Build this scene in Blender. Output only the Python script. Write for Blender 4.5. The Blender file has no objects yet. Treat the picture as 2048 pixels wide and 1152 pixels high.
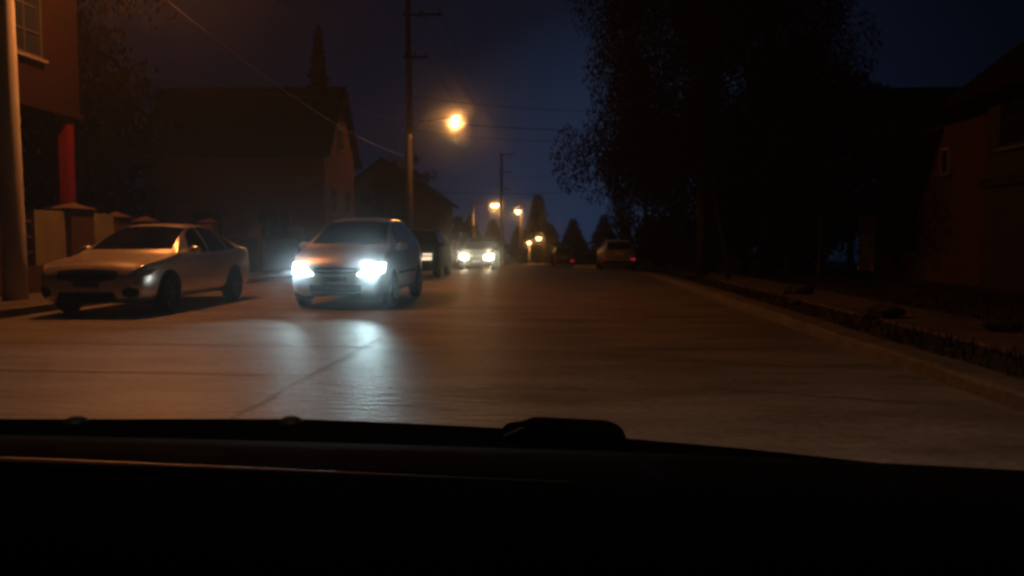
import bpy, bmesh, math, random
from mathutils import Vector, Matrix
from mathutils.bvhtree import BVHTree
R = math.radians
sc = bpy.context.scene
col = sc.collection
random.seed(7)

# ------------------------------------------------------------------ terrain
GP = [(-80, 0), (0, 0), (20, 0), (28, -.05), (34, -.17), (40, -.36), (62, -.9), (78, -1.35), (100, -2.0), (160, -3.5), (220, -5.0), (320, -7.2), (700, -7.6)]
def gz(y):
    for (a, za), (b, zb) in zip(GP, GP[1:]):
        if y <= b:
            return za + (zb - za) * (y - a) / (b - a)
    return GP[-1][1]

# ------------------------------------------------------------------ materials
def mat(name, color, rough=.6, metal=0, emit=None, es=0, coat=0, spec=.5, noise=None, bump=None, trans=0):
    if rough >= .7 and spec == .5: spec = .12
    m = bpy.data.materials.new(name); m.use_nodes = True
    nt = m.node_tree; b = nt.nodes['Principled BSDF']
    b.inputs['Base Color'].default_value = (*color, 1)
    b.inputs['Roughness'].default_value = rough
    b.inputs['Metallic'].default_value = metal
    b.inputs['Coat Weight'].default_value = coat
    b.inputs['Coat Roughness'].default_value = .16
    b.inputs['Specular IOR Level'].default_value = spec
    if trans: b.inputs['Transmission Weight'].default_value = trans
    if emit:
        b.inputs['Emission Color'].default_value = (*emit, 1)
        b.inputs['Emission Strength'].default_value = es
    if noise or bump:
        tc = nt.nodes.new('ShaderNodeTexCoord'); mp = nt.nodes.new('ShaderNodeMapping')
        nt.links.new(tc.outputs['Object'], mp.inputs['Vector'])
    if noise:                       # (scale, amount, (sx,sy,sz))
        s, amt, st = noise
        mp.inputs['Scale'].default_value = st
        n = nt.nodes.new('ShaderNodeTexNoise'); n.inputs['Scale'].default_value = s
        n.inputs['Detail'].default_value = 6; n.inputs['Roughness'].default_value = .65
        nt.links.new(mp.outputs['Vector'], n.inputs['Vector'])
        r = nt.nodes.new('ShaderNodeValToRGB')
        lo = [c * (1 - amt) for c in color]; hi = [min(1, c * (1 + amt)) for c in color]
        r.color_ramp.elements[0].position = .3; r.color_ramp.elements[1].position = .7
        r.color_ramp.elements[0].color = (*lo, 1); r.color_ramp.elements[1].color = (*hi, 1)
        nt.links.new(n.outputs['Fac'], r.inputs['Fac'])
        nt.links.new(r.outputs['Color'], b.inputs['Base Color'])
    if bump:                        # (scale, strength, distance, (sx,sy,sz))
        s, k, d, st = bump
        mp2 = nt.nodes.new('ShaderNodeMapping'); mp2.inputs['Scale'].default_value = st
        nt.links.new(tc.outputs['Object'], mp2.inputs['Vector'])
        n2 = nt.nodes.new('ShaderNodeTexNoise'); n2.inputs['Scale'].default_value = s; n2.inputs['Detail'].default_value = 5
        nt.links.new(mp2.outputs['Vector'], n2.inputs['Vector'])
        bp = nt.nodes.new('ShaderNodeBump'); bp.inputs['Strength'].default_value = k; bp.inputs['Distance'].default_value = d
        nt.links.new(n2.outputs['Fac'], bp.inputs['Height'])
        nt.links.new(bp.outputs['Normal'], b.inputs['Normal'])
    return m

def add_grain(m, scale, amt):
    nt = m.node_tree; b = nt.nodes['Principled BSDF']; src = b.inputs['Base Color'].links[0].from_socket
    tc = nt.nodes.new('ShaderNodeTexCoord'); n = nt.nodes.new('ShaderNodeTexNoise'); n.inputs['Scale'].default_value = scale; n.inputs['Detail'].default_value = 8; n.inputs['Roughness'].default_value = .8
    nt.links.new(tc.outputs['Object'], n.inputs['Vector'])
    mr = nt.nodes.new('ShaderNodeMapRange'); mr.inputs['From Min'].default_value = .3; mr.inputs['From Max'].default_value = .7; mr.inputs['To Min'].default_value = 1 - amt; mr.inputs['To Max'].default_value = 1 + amt
    nt.links.new(n.outputs['Fac'], mr.inputs['Value'])
    mx = nt.nodes.new('ShaderNodeVectorMath'); mx.operation = 'SCALE'; nt.links.new(src, mx.inputs[0]); nt.links.new(mr.outputs['Result'], mx.inputs['Scale'])
    nt.links.new(mx.outputs['Vector'], b.inputs['Base Color'])
def plaster(name, c):
    return mat(name, c, .85, noise=(2.2, .25, (1, 1, 1)), bump=(30, .3, .02, (1, 1, 1)))

M = dict(
    road=mat('road_concrete', (.165, .145, .126), .53, spec=.24, noise=(.9, .5, (.55, 1.6, 1)), bump=(6, .45, .03, (.6, 2.4, 1))),
    tar=mat('joint_tar', (.105, .09, .078), .56, spec=.20),
    ground=mat('dirt', (.05, .042, .032), .95, noise=(1.3, .6, (1, 1, 1)), bump=(7, .8, .08, (1, 1, 1))),
    kerb=mat('kerb_concrete', (.125, .105, .085), .8, noise=(2.5, .4, (1, 1, 1)), bump=(12, .6, .03, (1, 1, 1))),
    pave=mat('pavement_concrete', (.10, .085, .07), .85, noise=(1.5, .45, (1, 1, 1)), bump=(8, .5, .03, (1, 1, 1))),
    grass=mat('grass_blades', (.014, .016, .008), .8),
    bark=mat('bark', (.03, .024, .018), .9, noise=(6, .5, (1, 1, .2)), bump=(14, .8, .03, (1, 1, .2))),
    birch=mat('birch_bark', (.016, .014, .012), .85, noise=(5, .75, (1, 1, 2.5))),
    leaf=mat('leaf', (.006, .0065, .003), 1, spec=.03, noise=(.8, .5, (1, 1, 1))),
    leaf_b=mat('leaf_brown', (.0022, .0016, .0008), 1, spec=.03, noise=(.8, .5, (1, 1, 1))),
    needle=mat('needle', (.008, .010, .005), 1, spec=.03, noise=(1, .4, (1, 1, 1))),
    pole_d=mat('pole_dark', (.13, .10, .08), .85, noise=(3, .3, (1, 1, .25))), pole=mat('pole_concrete', (.42, .38, .33), .75, noise=(3, .22, (1, 1, .25)), bump=(20, .3, .01, (1, 1, 1))),
    wood=mat('weathered_wood', (.11, .075, .05), .85, noise=(4, .4, (1, 1, .1)), bump=(10, .5, .02, (1, 1, .1))),
    steel=mat('galvanised_steel', (.3, .3, .3), .5, .8, noise=(6, .2, (1, 1, 1))),
    wire=mat('cable', (.05, .05, .055), .5),
    wire_l=mat('cable_lit', (.30, .22, .2), .4, .4),  # paler reddish copy of the cable, lamplight put into its colour
    ceramic=mat('ceramic', (.2, .12, .08), .3),
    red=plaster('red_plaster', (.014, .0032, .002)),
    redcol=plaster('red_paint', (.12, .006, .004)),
    redwood=plaster('red_brown_render', (.05, .022, .016)),
    door=plaster('pale_door', (.88, .74, .5)), cream=plaster('cream_paint', (.2, .17, .09)),
    brick=mat('brick_brown', (.075, .04, .026), .9, noise=(7, .4, (1, 1, 3))),
    tan=plaster('tan_render', (.09, .055, .035)),
    dark=mat('dark_trim', (.02, .018, .016), .6),
    roof=mat('roof_shingle', (.012, .010, .010), .9, noise=(5, .4, (1, 1, 1)), bump=(12, .6, .04, (.5, 1, 3))),
    glass=mat('dark_glass', (.012, .014, .018), .08, spec=.5),
    carglass=mat('car_glass', (.003, .0035, .0045), .08, spec=.12),
    rubber=mat('rubber', (.015, .015, .015), .85),
    alloy=mat('alloy', (.05, .05, .05), .5, .7),
    black=mat('black_plastic', (.005, .005, .005), .6, spec=.08),
    chrome=mat('chrome', (.6, .6, .6), .15, 1),
    plate=mat('plate_white', (.7, .7, .68), .4),
    plate_k=mat('plate_black', (.03, .03, .03), .4),
    silver=mat('silver_paint', (.74, .67, .56), .27, .78, coat=.6),
    champagne=mat('grey_gold_paint', (.58, .52, .40), .28, .88, coat=.6),
    navy=mat('dark_paint', (.002, .0022, .003), .7, 0, coat=0, spec=.06), greyp=mat('grey_paint', (.26, .26, .26), .4, .3, coat=.3),
    white=mat('white_paint', (.08, .075, .07), .35, coat=.5),
    lens=mat('clear_lens', (.35, .35, .36), .12, .3),
    amber=mat('amber_lens', (.4, .15, .03), .2),
    taillens=mat('tail_lens', (.25, .012, .012), .2),
    tail_lit=mat('tail_lit', (.3, .01, .02), .3, emit=(1, .04, .10), es=.26),
    tail_dim=mat('tail_dim', (.3, .01, .02), .3, emit=(1, .04, .08), es=.035),
    head_cool=mat('head_cool', (.8, .85, .9), .3, emit=(.80, .95, 1), es=8),
    head_warm=mat('head_warm', (.9, .85, .7), .3, emit=(1, .90, .66), es=22),
    head_soft=mat('head_soft', (.9, .85, .7), .3, emit=(1, .80, .55), es=1.3),
    sodium=mat('sodium_lens', (.9, .6, .3), .3, emit=(1, .50, .15), es=55),
    globe=mat('lamp_globe', (.9, .8, .6), .3, emit=(1, .82, .55), es=5),
    dash=mat('dashboard_plastic', (.0009, .0008, .0008), .9, spec=.015, bump=(160, .3, .002, (1, 1, 1))),
    bonnet=mat('bonnet_paint', (.0014, .0012, .0011), .7, 0, spec=0),
    trim=mat('trim_strip', (.02, .007, .006), .45, .2, spec=.3),
)

add_grain(M['road'], 14, .45); add_grain(M['ground'], 9, .5); add_grain(M['kerb'], 16, .4)
# ------------------------------------------------------------------ object helpers
def link(o, parent=None, mat_=None):
    col.objects.link(o)
    if parent is not None: o.parent = parent
    return o
def empty(name, loc=(0, 0, 0), rz=0):
    o = bpy.data.objects.new(name, None); o.location = loc; o.rotation_euler = (0, 0, rz)
    o.empty_display_size = .2
    return link(o)
def tag(o, label=None, cat=None, group=None, kind=None):
    for k, v in (('label', label), ('category', cat), ('group', group), ('kind', kind)):
        if v: o[k] = v
    return o
def thing(name, label, cat, loc=(0, 0, 0), rz=0, group=None):
    return tag(empty(name, loc, rz), label, cat, group)
def copy_tree(o, parent=None):
    c = o.copy(); col.objects.link(c); c.parent = parent
    for ch in list(o.children): copy_tree(ch, c)
    return c

class MB:
    def __init__(s): s.v = []; s.f = []
    def add(s, vs, fs):
        o = len(s.v); s.v += [tuple(v) for v in vs]; s.f += [tuple(i + o for i in f) for f in fs]; return s
    def box(s, c, d, rz=0, rx=0, ry=0):
        hx, hy, hz = d[0] / 2, d[1] / 2, d[2] / 2
        m = Matrix.Translation(c) @ Matrix.Rotation(rz, 4, 'Z') @ Matrix.Rotation(ry, 4, 'Y') @ Matrix.Rotation(rx, 4, 'X')
        vs = [m @ Vector((x, y, z)) for x in (-hx, hx) for y in (-hy, hy) for z in (-hz, hz)]
        return s.add(vs, [(0, 1, 3, 2), (4, 6, 7, 5), (0, 4, 5, 1), (2, 3, 7, 6), (0, 2, 6, 4), (1, 5, 7, 3)])
    def b2(s, a, b):
        return s.box([(p + q) / 2 for p, q in zip(a, b)], [abs(q - p) for p, q in zip(a, b)])
    def tube(s, pts, rad, n=10, cap=True):
        pts = [Vector(p) for p in pts]
        if not isinstance(rad, (list, tuple)): rad = [rad] * len(pts)
        vs = []; fs = []
        for i, p in enumerate(pts):
            t = (pts[min(i + 1, len(pts) - 1)] - pts[max(i - 1, 0)]).normalized()
            u = t.cross(Vector((0, 0, 1)))
            if u.length < .05: u = t.cross(Vector((0, 1, 0)))
            u.normalize(); w = t.cross(u)
            for k in range(n):
                a = 2 * math.pi * k / n
                vs.append(p + (u * math.cos(a) + w * math.sin(a)) * rad[i])
        for i in range(len(pts) - 1):
            for k in range(n):
                k2 = (k + 1) % n
                fs.append((i * n + k, i * n + k2, (i + 1) * n + k2, (i + 1) * n + k))
        if cap:
            fs.append(tuple(range(n))); fs.append(tuple((len(pts) - 1) * n + k for k in range(n)))
        return s.add(vs, fs)
    def lathe(s, prof, c=(0, 0, 0), axis='Z', n=20):
        vs = []; fs = []
        for r, h in prof:
            for k in range(n):
                a = 2 * math.pi * k / n; x, y = r * math.cos(a), r * math.sin(a)
                p = (x, y, h) if axis == 'Z' else ((h, x, y) if axis == 'X' else (x, h, y))
                vs.append([p[i] + c[i] for i in range(3)])
        for i in range(len(prof) - 1):
            for k in range(n):
                k2 = (k + 1) % n
                fs.append((i * n + k, i * n + k2, (i + 1) * n + k2, (i + 1) * n + k))
        return s.add(vs, fs)
    def grid(s, rows):
        n = len(rows[0]); vs = [p for r in rows for p in r]
        fs = [(i * n + j, i * n + j + 1, (i + 1) * n + j + 1, (i + 1) * n + j) for i in range(len(rows) - 1) for j in range(n - 1)]
        return s.add(vs, fs)
    def prism(s, poly, d):
        """poly: list of points; d: extrude vector"""
        n = len(poly); vs = list(map(Vector, poly)) + [Vector(p) + Vector(d) for p in poly]
        fs = [tuple(range(n)), tuple(range(2 * n - 1, n - 1, -1))] + [(i, (i + 1) % n, n + (i + 1) % n, n + i) for i in range(n)]
        return s.add(vs, fs)
    def build(s, name, m, parent=None, smooth=False, bevel=0):
        me = bpy.data.meshes.new(name); me.from_pydata(s.v, [], s.f); me.update()
        bm = bmesh.new(); bm.from_mesh(me); bmesh.ops.recalc_face_normals(bm, faces=bm.faces)
        if bevel: bmesh.ops.bevel(bm, geom=bm.edges[:], offset=bevel, segments=2, affect='EDGES', clamp_overlap=True)
        bm.to_mesh(me); bm.free()
        if smooth:
            for p in me.polygons: p.use_smooth = True
        me.materials.append(m)
        return link(bpy.data.objects.new(name, me), parent)

def lerp(a, b, t): return a + (b - a) * t

# ------------------------------------------------------------------ camera
cam = bpy.data.cameras.new('camera'); cam.sensor_width = 36; cam.lens = 36 * 1580 / 2048
cam.clip_start = .02; cam.clip_end = 3000
co = bpy.data.objects.new('camera', cam); col.objects.link(co)
co.location = (0, 0, 1.17); co.rotation_euler = (R(90 - 3.48), 0, R(2.93))
sc.camera = co

# ------------------------------------------------------------------ setting
def sheet(name, xs, ys, zf, m, kind='structure'):
    b = MB(); b.grid([[(x, y, zf(x, y)) for x in xs] for y in ys])
    return tag(b.build(name, m), kind=kind)
YS = [-60, -30, -10, 0, 10, 16, 20, 24, 28, 31, 34, 37, 40, 48, 55, 62, 70, 78, 90, 100, 130, 160, 190, 220, 270, 320, 450, 700]
sheet('ground', [-500, -120, -40, -20, -11, -10, -8.3, -3, 3.3, 4.6, 10, 20, 40, 120, 500], YS, lambda x, y: gz(y) - .03, M['ground'])
XL, XR = -8.2, 3.2
YR = [y for y in YS if y >= -30 and y <= 450]
sheet('road', [XL - .05, -5, -2, 1, XR + .05], YR, lambda x, y: gz(y), M['road'])
def strip(name, x0, x1, y0, y1, h, m, n=40, wob=.0):
    ys = [lerp(y0, y1, (i / n)) for i in range(n + 1)]
    b = MB(); rows = []
    for i, y in enumerate(ys):
        w = random.uniform(-wob, wob); g = gz(y); hh = h * (1 if y < 26 else max(.12, 1 - (y - 26) / 6) if x0 > 0 else 1) + random.uniform(-wob, wob) * .3
        c = min(.025, hh * .4)
        rows.append([(x0 + w, y, g - .1), (x0 + w, y, g + hh - c), (x0 + w + c, y, g + hh), (x1 + w * .5, y, g + hh), (x1 + w * .5, y, g - .1)])
    b.grid(rows)
    return tag(b.build(name, m), kind='structure')
strip('kerb', XR, XR + .34, -10, 46, .12, M['kerb'], 120, .022)
strip('kerb', XL - .3, XL, -10, 160, .12, M['kerb'], 120, .01)
strip('pavement', XL - 2.1, XL - .302, -10, 160, .114, M['pave'], 80)
strip('verge', XR + .342, 4.45, -10, 34, .07, M['ground'], 80, .01)
strip('footpath', 4.452, 5.75, -10, 30, .10, M['pave'], 90, .02)

def joint(name, pts, w, m=M['tar']):
    b = MB(); rows = []
    for i, (x, y) in enumerate(pts):
        p, q = Vector(pts[max(i - 1, 0)]), Vector(pts[min(i + 1, len(pts) - 1)])
        t = (q - p).normalized(); n = Vector((-t.y, t.x)); ww = w * random.uniform(.5, 1.3)
        rows.append([(x + n.x * ww, y + n.y * ww, gz(y) + .004), (x - n.x * ww, y - n.y * ww, gz(y) + .004)])
    b.grid(rows); return tag(b.build(name, m), kind='structure')
def wob(x0, y0, x1, y1, n, a):
    return [(lerp(x0, x1, i / n) + random.uniform(-a, a), lerp(y0, y1, i / n) + random.uniform(-a, a)) for i in range(n + 1)]
joint('road_joint', wob(-2.12, 3.5, -2.05, 9.3, 40, .012), .019)
joint('road_joint', wob(-5.4, 8.62, -1.95, 8.5, 40, .008), .030)
joint('road_joint', wob(-5.6, 6.82, -2.1, 6.68, 40, .008), .022)
joint('road_joint', wob(-7.9, 8.68, -5.4, 8.62, 24, .008), .016)
joint('road_crack', [(.0 + .28 * i / 8, 6.12 + .09 * math.sin(i / 8 * 3.1)) for i in range(9)], .014)
joint('road_crack', wob(.5, 8.1, 2.4, 7.3, 16, .04), .010)
joint('road_crack', wob(-6.9, 10.4, -4.2, 9.9, 22, .06), .011)
joint('road_crack', wob(-.9, 11.8, 1.6, 11.2, 22, .07), .014)
joint('road_crack', wob(1.2, 6.3, 2.6, 5.7, 12, .05), .010)

# sky: a real dome, dusk blue above the end of the road
def make_sky():
    b = MB(); rows = []; Rr = 340
    for i in range(25):
        e = R(-8 + 98 * i / 24); rows.append([(Rr * math.cos(e) * math.cos(2 * math.pi * k / 48), Rr * math.cos(e) * math.sin(2 * math.pi * k / 48), Rr * math.sin(e)) for k in range(49)])
    b.grid(rows)
    m = bpy.data.materials.new('dusk_sky'); m.use_nodes = True; nt = m.node_tree; nt.nodes.clear()
    N = nt.nodes.new; L = nt.links.new
    out = N('ShaderNodeOutputMaterial'); em = N('ShaderNodeEmission'); L(em.outputs[0], out.inputs['Surface'])
    tc = N('ShaderNodeTexCoord'); nm = N('ShaderNodeVectorMath'); nm.operation = 'NORMALIZE'; L(tc.outputs['Object'], nm.inputs[0])
    dp = N('ShaderNodeVectorMath'); dp.operation = 'DOT_PRODUCT'; L(nm.outputs['Vector'], dp.inputs[0])
    dp.inputs[1].default_value = Vector((.08, 1, .03)).normalized()
    r = N('ShaderNodeValToRGB'); L(dp.outputs['Value'], r.inputs['Fac'])
    e = r.color_ramp.elements; e[0].position = .0; e[0].color = (.0014, .0022, .0050, 1)
    e[1].position = 1.0; e[1].color = (.033, .067, .155, 1)
    for p, c in ((.80, (.0022, .0048, .0125)), (.90, (.0026, .0054, .0140)), (.965, (.0074, .0145, .037))):
        k = e.new(p); k.color = (*c, 1)
    ns = N('ShaderNodeTexNoise'); ns.inputs['Scale'].default_value = 3; ns.inputs['Detail'].default_value = 4; L(nm.outputs['Vector'], ns.inputs['Vector'])
    mr = N('ShaderNodeMapRange'); mr.inputs['To Min'].default_value = .8; mr.inputs['To Max'].default_value = 1.2; L(ns.outputs['Fac'], mr.inputs['Value'])
    L(r.outputs['Color'], em.inputs['Color']); L(mr.outputs['Result'], em.inputs['Strength'])
    o = b.build('sky', m, smooth=True); tag(o, kind='structure')
    for p in o.data.polygons: p.flip() if hasattr(p, 'flip') else None
make_sky()

w = bpy.data.worlds.new('World'); sc.world = w; w.use_nodes = True
nt = w.node_tree; bg = nt.nodes['Background']; bg.inputs['Color'].default_value = (.003, .005, .012, 1); bg.inputs['Strength'].default_value = .1
prev = None
for den, g in ((.0011, .5), (.0014, .988), (.0055, .9955)):     # haze added for lamp glare: broad veil plus tight forward-scattering halos
    vs = nt.nodes.new('ShaderNodeVolumeScatter'); vs.inputs['Density'].default_value = den; vs.inputs['Anisotropy'].default_value = g
    if prev is None: prev = vs.outputs['Volume']
    else:
        ad = nt.nodes.new('ShaderNodeAddShader'); nt.links.new(prev, ad.inputs[0]); nt.links.new(vs.outputs['Volume'], ad.inputs[1]); prev = ad.outputs[0]
nt.links.new(prev, nt.nodes['World Output'].inputs['Volume'])

# ------------------------------------------------------------------ lamps
def lamp_light(parent, loc, energy, color=(1, .40, .10), rad=.12, cone=176):
    l = bpy.data.lights.new('lamp_light', 'SPOT'); l.energy = energy; l.color = color; l.shadow_soft_size = rad
    l.spot_size = R(cone); l.spot_blend = .06 if cone > 150 else .9
    o = bpy.data.objects.new('lamp_light', l); o.location = loc; link(o, parent); return o
def spot(parent, loc, energy, color, size=100, pitch=-4, blend=.8, yaw=0, rad=.07):
    l = bpy.data.lights.new('beam', 'SPOT'); l.energy = energy; l.color = color; l.spot_size = R(size); l.spot_blend = blend; l.shadow_soft_size = rad
    o = bpy.data.objects.new('beam', l); o.location = loc; o.rotation_euler = (R(-90 + pitch) * -1 + R(180) * 0, 0, R(180) + R(yaw)); link(o, parent)
    # local frame of a car faces -Y : rotate the spot's -Z to -Y, tipped down by pitch
    o.rotation_euler = (R(90 + pitch), 0, R(180 + yaw))
    return o

def street_lamp(base, arm, h, label, energy, pole_r=.13, pole_h=None, cone=176, color=(1, .40, .10), on_pole=None, cat='street lamp', head=1.0, mpole=None):
    """base (x,y); arm vector (dx,dy); h lens height above base"""
    x, y = base; t = thing('street_lamp', label, cat, (x, y, gz(y)), group='sodium street lamps along the road')
    ph = pole_h or h - .1
    if on_pole is None:
        b = MB(); b.tube([(0, 0, -.2), (0, 0, .9), (0, 0, ph)], [pole_r * 1.12, pole_r * 1.05, pole_r * .62], 16); b.build('pole', mpole or M['pole'], t, True)
    else:
        b = MB(); b.lathe([(on_pole, -.9), (on_pole + .03, -.88), (on_pole + .03, -.2), (on_pole, -.18)], (0, 0, ph), n=16); b.build('bracket', M['steel'], t, True)
    dx, dy = arm; L = math.hypot(dx, dy)
    b = MB(); b.tube([(0, 0, ph - .5), (dx * .25, dy * .25, ph + (h + .12 - ph) * .55), (dx * .6, dy * .6, h + .12), (dx * .97, dy * .97, h + .13)], [.05, .045, .04, .035], 8)
    b.build('arm', M['steel'], t, True)
    a = math.atan2(dy, dx); c = Vector((dx, dy, h))
    b = MB(); rot = Matrix.Translation(c) @ Matrix.Rotation(a, 4, 'Z') @ Matrix.Scale(head, 4)
    rows = []
    for i in range(9):
        u = i / 8; xx = -.42 + .8 * u; ww = .16 * math.sin(math.pi * (.12 + .8 * u)) ** .6
        rows.append([rot @ Vector((xx, ww * math.cos(q), .06 + .10 * math.sin(q) * (ww / .16))) for q in [math.pi * k / 8 for k in range(9)]])
    b.grid(rows); b.add([rows[0][0], rows[0][-1], rows[-1][-1], rows[-1][0]], [(0, 1, 2, 3)])
    b.build('lamp_head', M['steel'], t, True)
    b = MB(); rows = []
    for i in range(9):
        q = math.pi / 2 * i / 8; rows.append([rot @ Vector((.08 + .22 * math.cos(q) * math.cos(2 * math.pi * k / 20), .14 * math.cos(q) * math.sin(2 * math.pi * k / 20), .05 - .15 * math.sin(q))) for k in range(21)])
    b.grid(rows); b.build('lens', M['sodium'], t, True)
    if energy: lamp_light(t, (dx, dy, h - .3 * head), energy, rad=.14 * head, cone=cone, color=color)
    return t
street_lamp((-9.5, 13.5), (1.3, 2.4), 8.2, 'tall pale concrete lamp post glowing orange beside the red building', 1700, color=(1, .31, .075), pole_r=.185, pole_h=8.6)
street_lamp((4.0, -2.2), (-3.4, .5), 8.0, 'concrete lamp post standing behind the camera on the right verge', 900, cone=130, color=(1, .70, .48), pole_r=.15, pole_h=8.3)
street_lamp((-8.15, 45), (2.95, -2.8), 8.1, 'brightest visible street lamp, on a long arm fixed to the tall utility pole', 560, .10, 8.2, head=1.0, on_pole=.19)
street_lamp((-7.85, 78), (2.05, 0), 5.9, 'orange street lamp above the dark oncoming car, on a short lit post', 500, .17, 6.4, head=1.6)
street_lamp((-4.6, 115), (-.3, -.6), 7.6, 'orange street lamp just left of the far conifer', 500, .12, 7.6, head=2.2, mpole=M['wood'])
street_lamp((-4.1, 140.6), (.0, -.9), 3.7, 'lower of two small far street lamps, with its post lit below it', 300, .12, 3.7, head=1.9)
street_lamp((-1.5, 140.3), (-.8, -.3), 4.4, 'higher of two small far street lamps, beside the conifer base', 300, .12, 4.4, head=1.9, mpole=M['wood'])

# ------------------------------------------------------------------ utility poles and wires
def utility_pole(x, y, h, r, arms, label, m=M['wood']):
    t = thing('utility_pole', label, 'utility pole', (x, y, gz(y)), group='utility poles along the left kerb')
    b = MB(); b.tube([(0, 0, -.3), (0, 0, h * .5), (0, 0, h)], [r, r * .85, r * .65], 14); b.build('post', m, t, True)
    for z, l0, l1 in arms:
        b = MB(); b.b2((l0, -.05 - r, z - .06), (l1, .05 - r, z + .06)); b.build('crossarm', M['wood'], t)
        for k in range(3):
            b = MB(); xx = lerp(l0 + .1, l1 - .08, k / 2)
            b.lathe([(.0, .26), (.035, .25), (.05, .2), (.03, .17), (.055, .13), (.03, .1), (.02, .062), (0, .062)], (xx, -r, z), n=8)
            b.build('insulator', M['ceramic'], t, True)
    return t
utility_pole(-8.15, 45, 16.2, .21, [(14.25, -.3, 1.9), (11.9, -.25, 1.1)], 'tall pole with two crossarms beside the brightest street lamp', M['pole_d'])
utility_pole(-5.8, 90, 12.7, .2, [(12.5, -.2, 1.5), (10.5, -.2, 1.1), (8.6, -.2, 1.0)], 'distant pole with three short crossarms between two orange lamps')
utility_pole(-5.9, 150, 11.2, .2, [(11.0, -1.0, 1.0)], 'thin far pole with one high crossarm behind the orange lamps')

def wire(a, b, sag, r, label, m=None):
    a, b = Vector(a), Vector(b); pts = []
    for i in range(25):
        u = i / 24; p = a.lerp(b, u); p.z -= sag * 4 * u * (1 - u); pts.append(p)
    mb = MB(); mb.tube(pts, r, 6); tag(mb.build('overhead_wire', m or M['wire'], None, True), label, 'wire', 'overhead wires')
P1z = gz(45)
for (dx, z), (dx2, z2), lb in (((1.8, 14.5), (1.4, 12.75), 'upper wire running from the tall pole to the distant pole, outer end of top crossarm'),
                               ((.7, 14.5), (.6, 12.75), 'upper wire running from the tall pole to the distant pole, inner end of top crossarm'),
                               ((1.0, 12.1), (1.0, 10.75), 'wire between the second crossarms of the two utility poles')):
    wire((-8.15 + dx, 44.8, P1z + z), (-5.8 + dx2, 89.8, gz(90) + z2), .8, .016, lb)
wire((-8.1, 45, 8.0), (14, 46, 7.8), .55, .022, 'wire crossing the street below the brightest lamp into the trees')
wire((-8.1, 45, 7.4), (14, 49, 8.6), 1.0, .014, 'thinner wire crossing the street just under the crossing wire')
wire((-10.3, 60, 4.9), (9, 62, 5.6), .5, .022, 'low wire crossing the street from the far left house')
for k, (x0, zz, lb) in enumerate(((-6.35, 14.5, 'outer wire leading from the tall pole back over the parked sedan'), (-7.4, 14.5, 'middle wire leading from the tall pole back over the parked sedan'), (-7.1, 12.1, 'lower wire leading from the tall pole back over the parked sedan'))):
    wire((x0, 44.8, P1z + zz), (x0 - .6, -6, zz + .2), 1.1, .011, lb)
wire((-8.1, 45, 9.0), (-16, 20, 6.5), .5, .012, 'service cable from the tall pole to the garden trees on the left', M['wire_l'])
wire((-8.1, 45, 9.3), (12, 30, 6.0), .5, .012, 'service cable from the tall pole slanting across the street to the right house')
wire((-5.8, 90, 8.4), (8, 92, 9.2), .6, .02, 'far wire crossing the street from the distant pole')
wire((-10.6, 37.5, 8.0), (-8.15, 45, 7.8), .15, .018, 'reddish lit cable from the chalet roof end to the tall pole', M['wire_l'])
wire((-9.5, 13.5, 8.3), (-8.3, 44.8, 12.2), .9, .012, 'long cable from the orange lamp post to the tall pole crossarm', M['wire_l'])
wire((-9.5, 13.5, 7.7), (-8.3, 44.8, 5.9), .8, .012, 'low cable from the orange lamp post past the chalet gable', M['wire_l'])

# ------------------------------------------------------------------ buildings
def window(parent, c, wdt, hgt, axis, out, cols=2, rows=2, fm=None, depth=.09):
    """framed window in a wall plane; axis 'x' = wall normal along x, 'y' along y; out = +-1 the outward side"""
    def P(u, v, d):
        return (c[0] + out * d, c[1] + u, c[2] + v) if axis == 'x' else (c[0] + u, c[1] + out * d, c[2] + v)
    f = MB(); fw = .07
    def bar(u0, u1, v0, v1, d0=-.02, d1=.06): f.b2(P(u0, v0, d0), P(u1, v1, d1))
    w2, h2 = wdt / 2, hgt / 2
    bar(-w2, w2, -h2, -h2 + fw); bar(-w2, w2, h2 - fw, h2); bar(-w2, -w2 + fw, -h2 + fw, h2 - fw); bar(w2 - fw, w2, -h2 + fw, h2 - fw)
    for i in range(1, cols): u = -w2 + wdt * i / cols; bar(u - .02, u + .02, -h2 + fw, h2 - fw, -.02, .045)
    for i in range(1, rows): v = -h2 + hgt * i / rows; bar(-w2 + fw, w2 - fw, v - .02, v + .02, -.02, .04)
    o = f.build('window', fm or M['dark'], parent)
    g = MB(); g.b2(P(-w2 + .02, -h2 + .02, -.03), P(w2 - .02, h2 - .02, .012)); g.build('pane', M['glass'], o)
    s = MB(); s.b2(P(-w2 - .08, -h2 - .07, -.02), P(w2 + .08, -h2 - .005, .13)); s.build('sill', M['kerb'], o)
    return o
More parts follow.
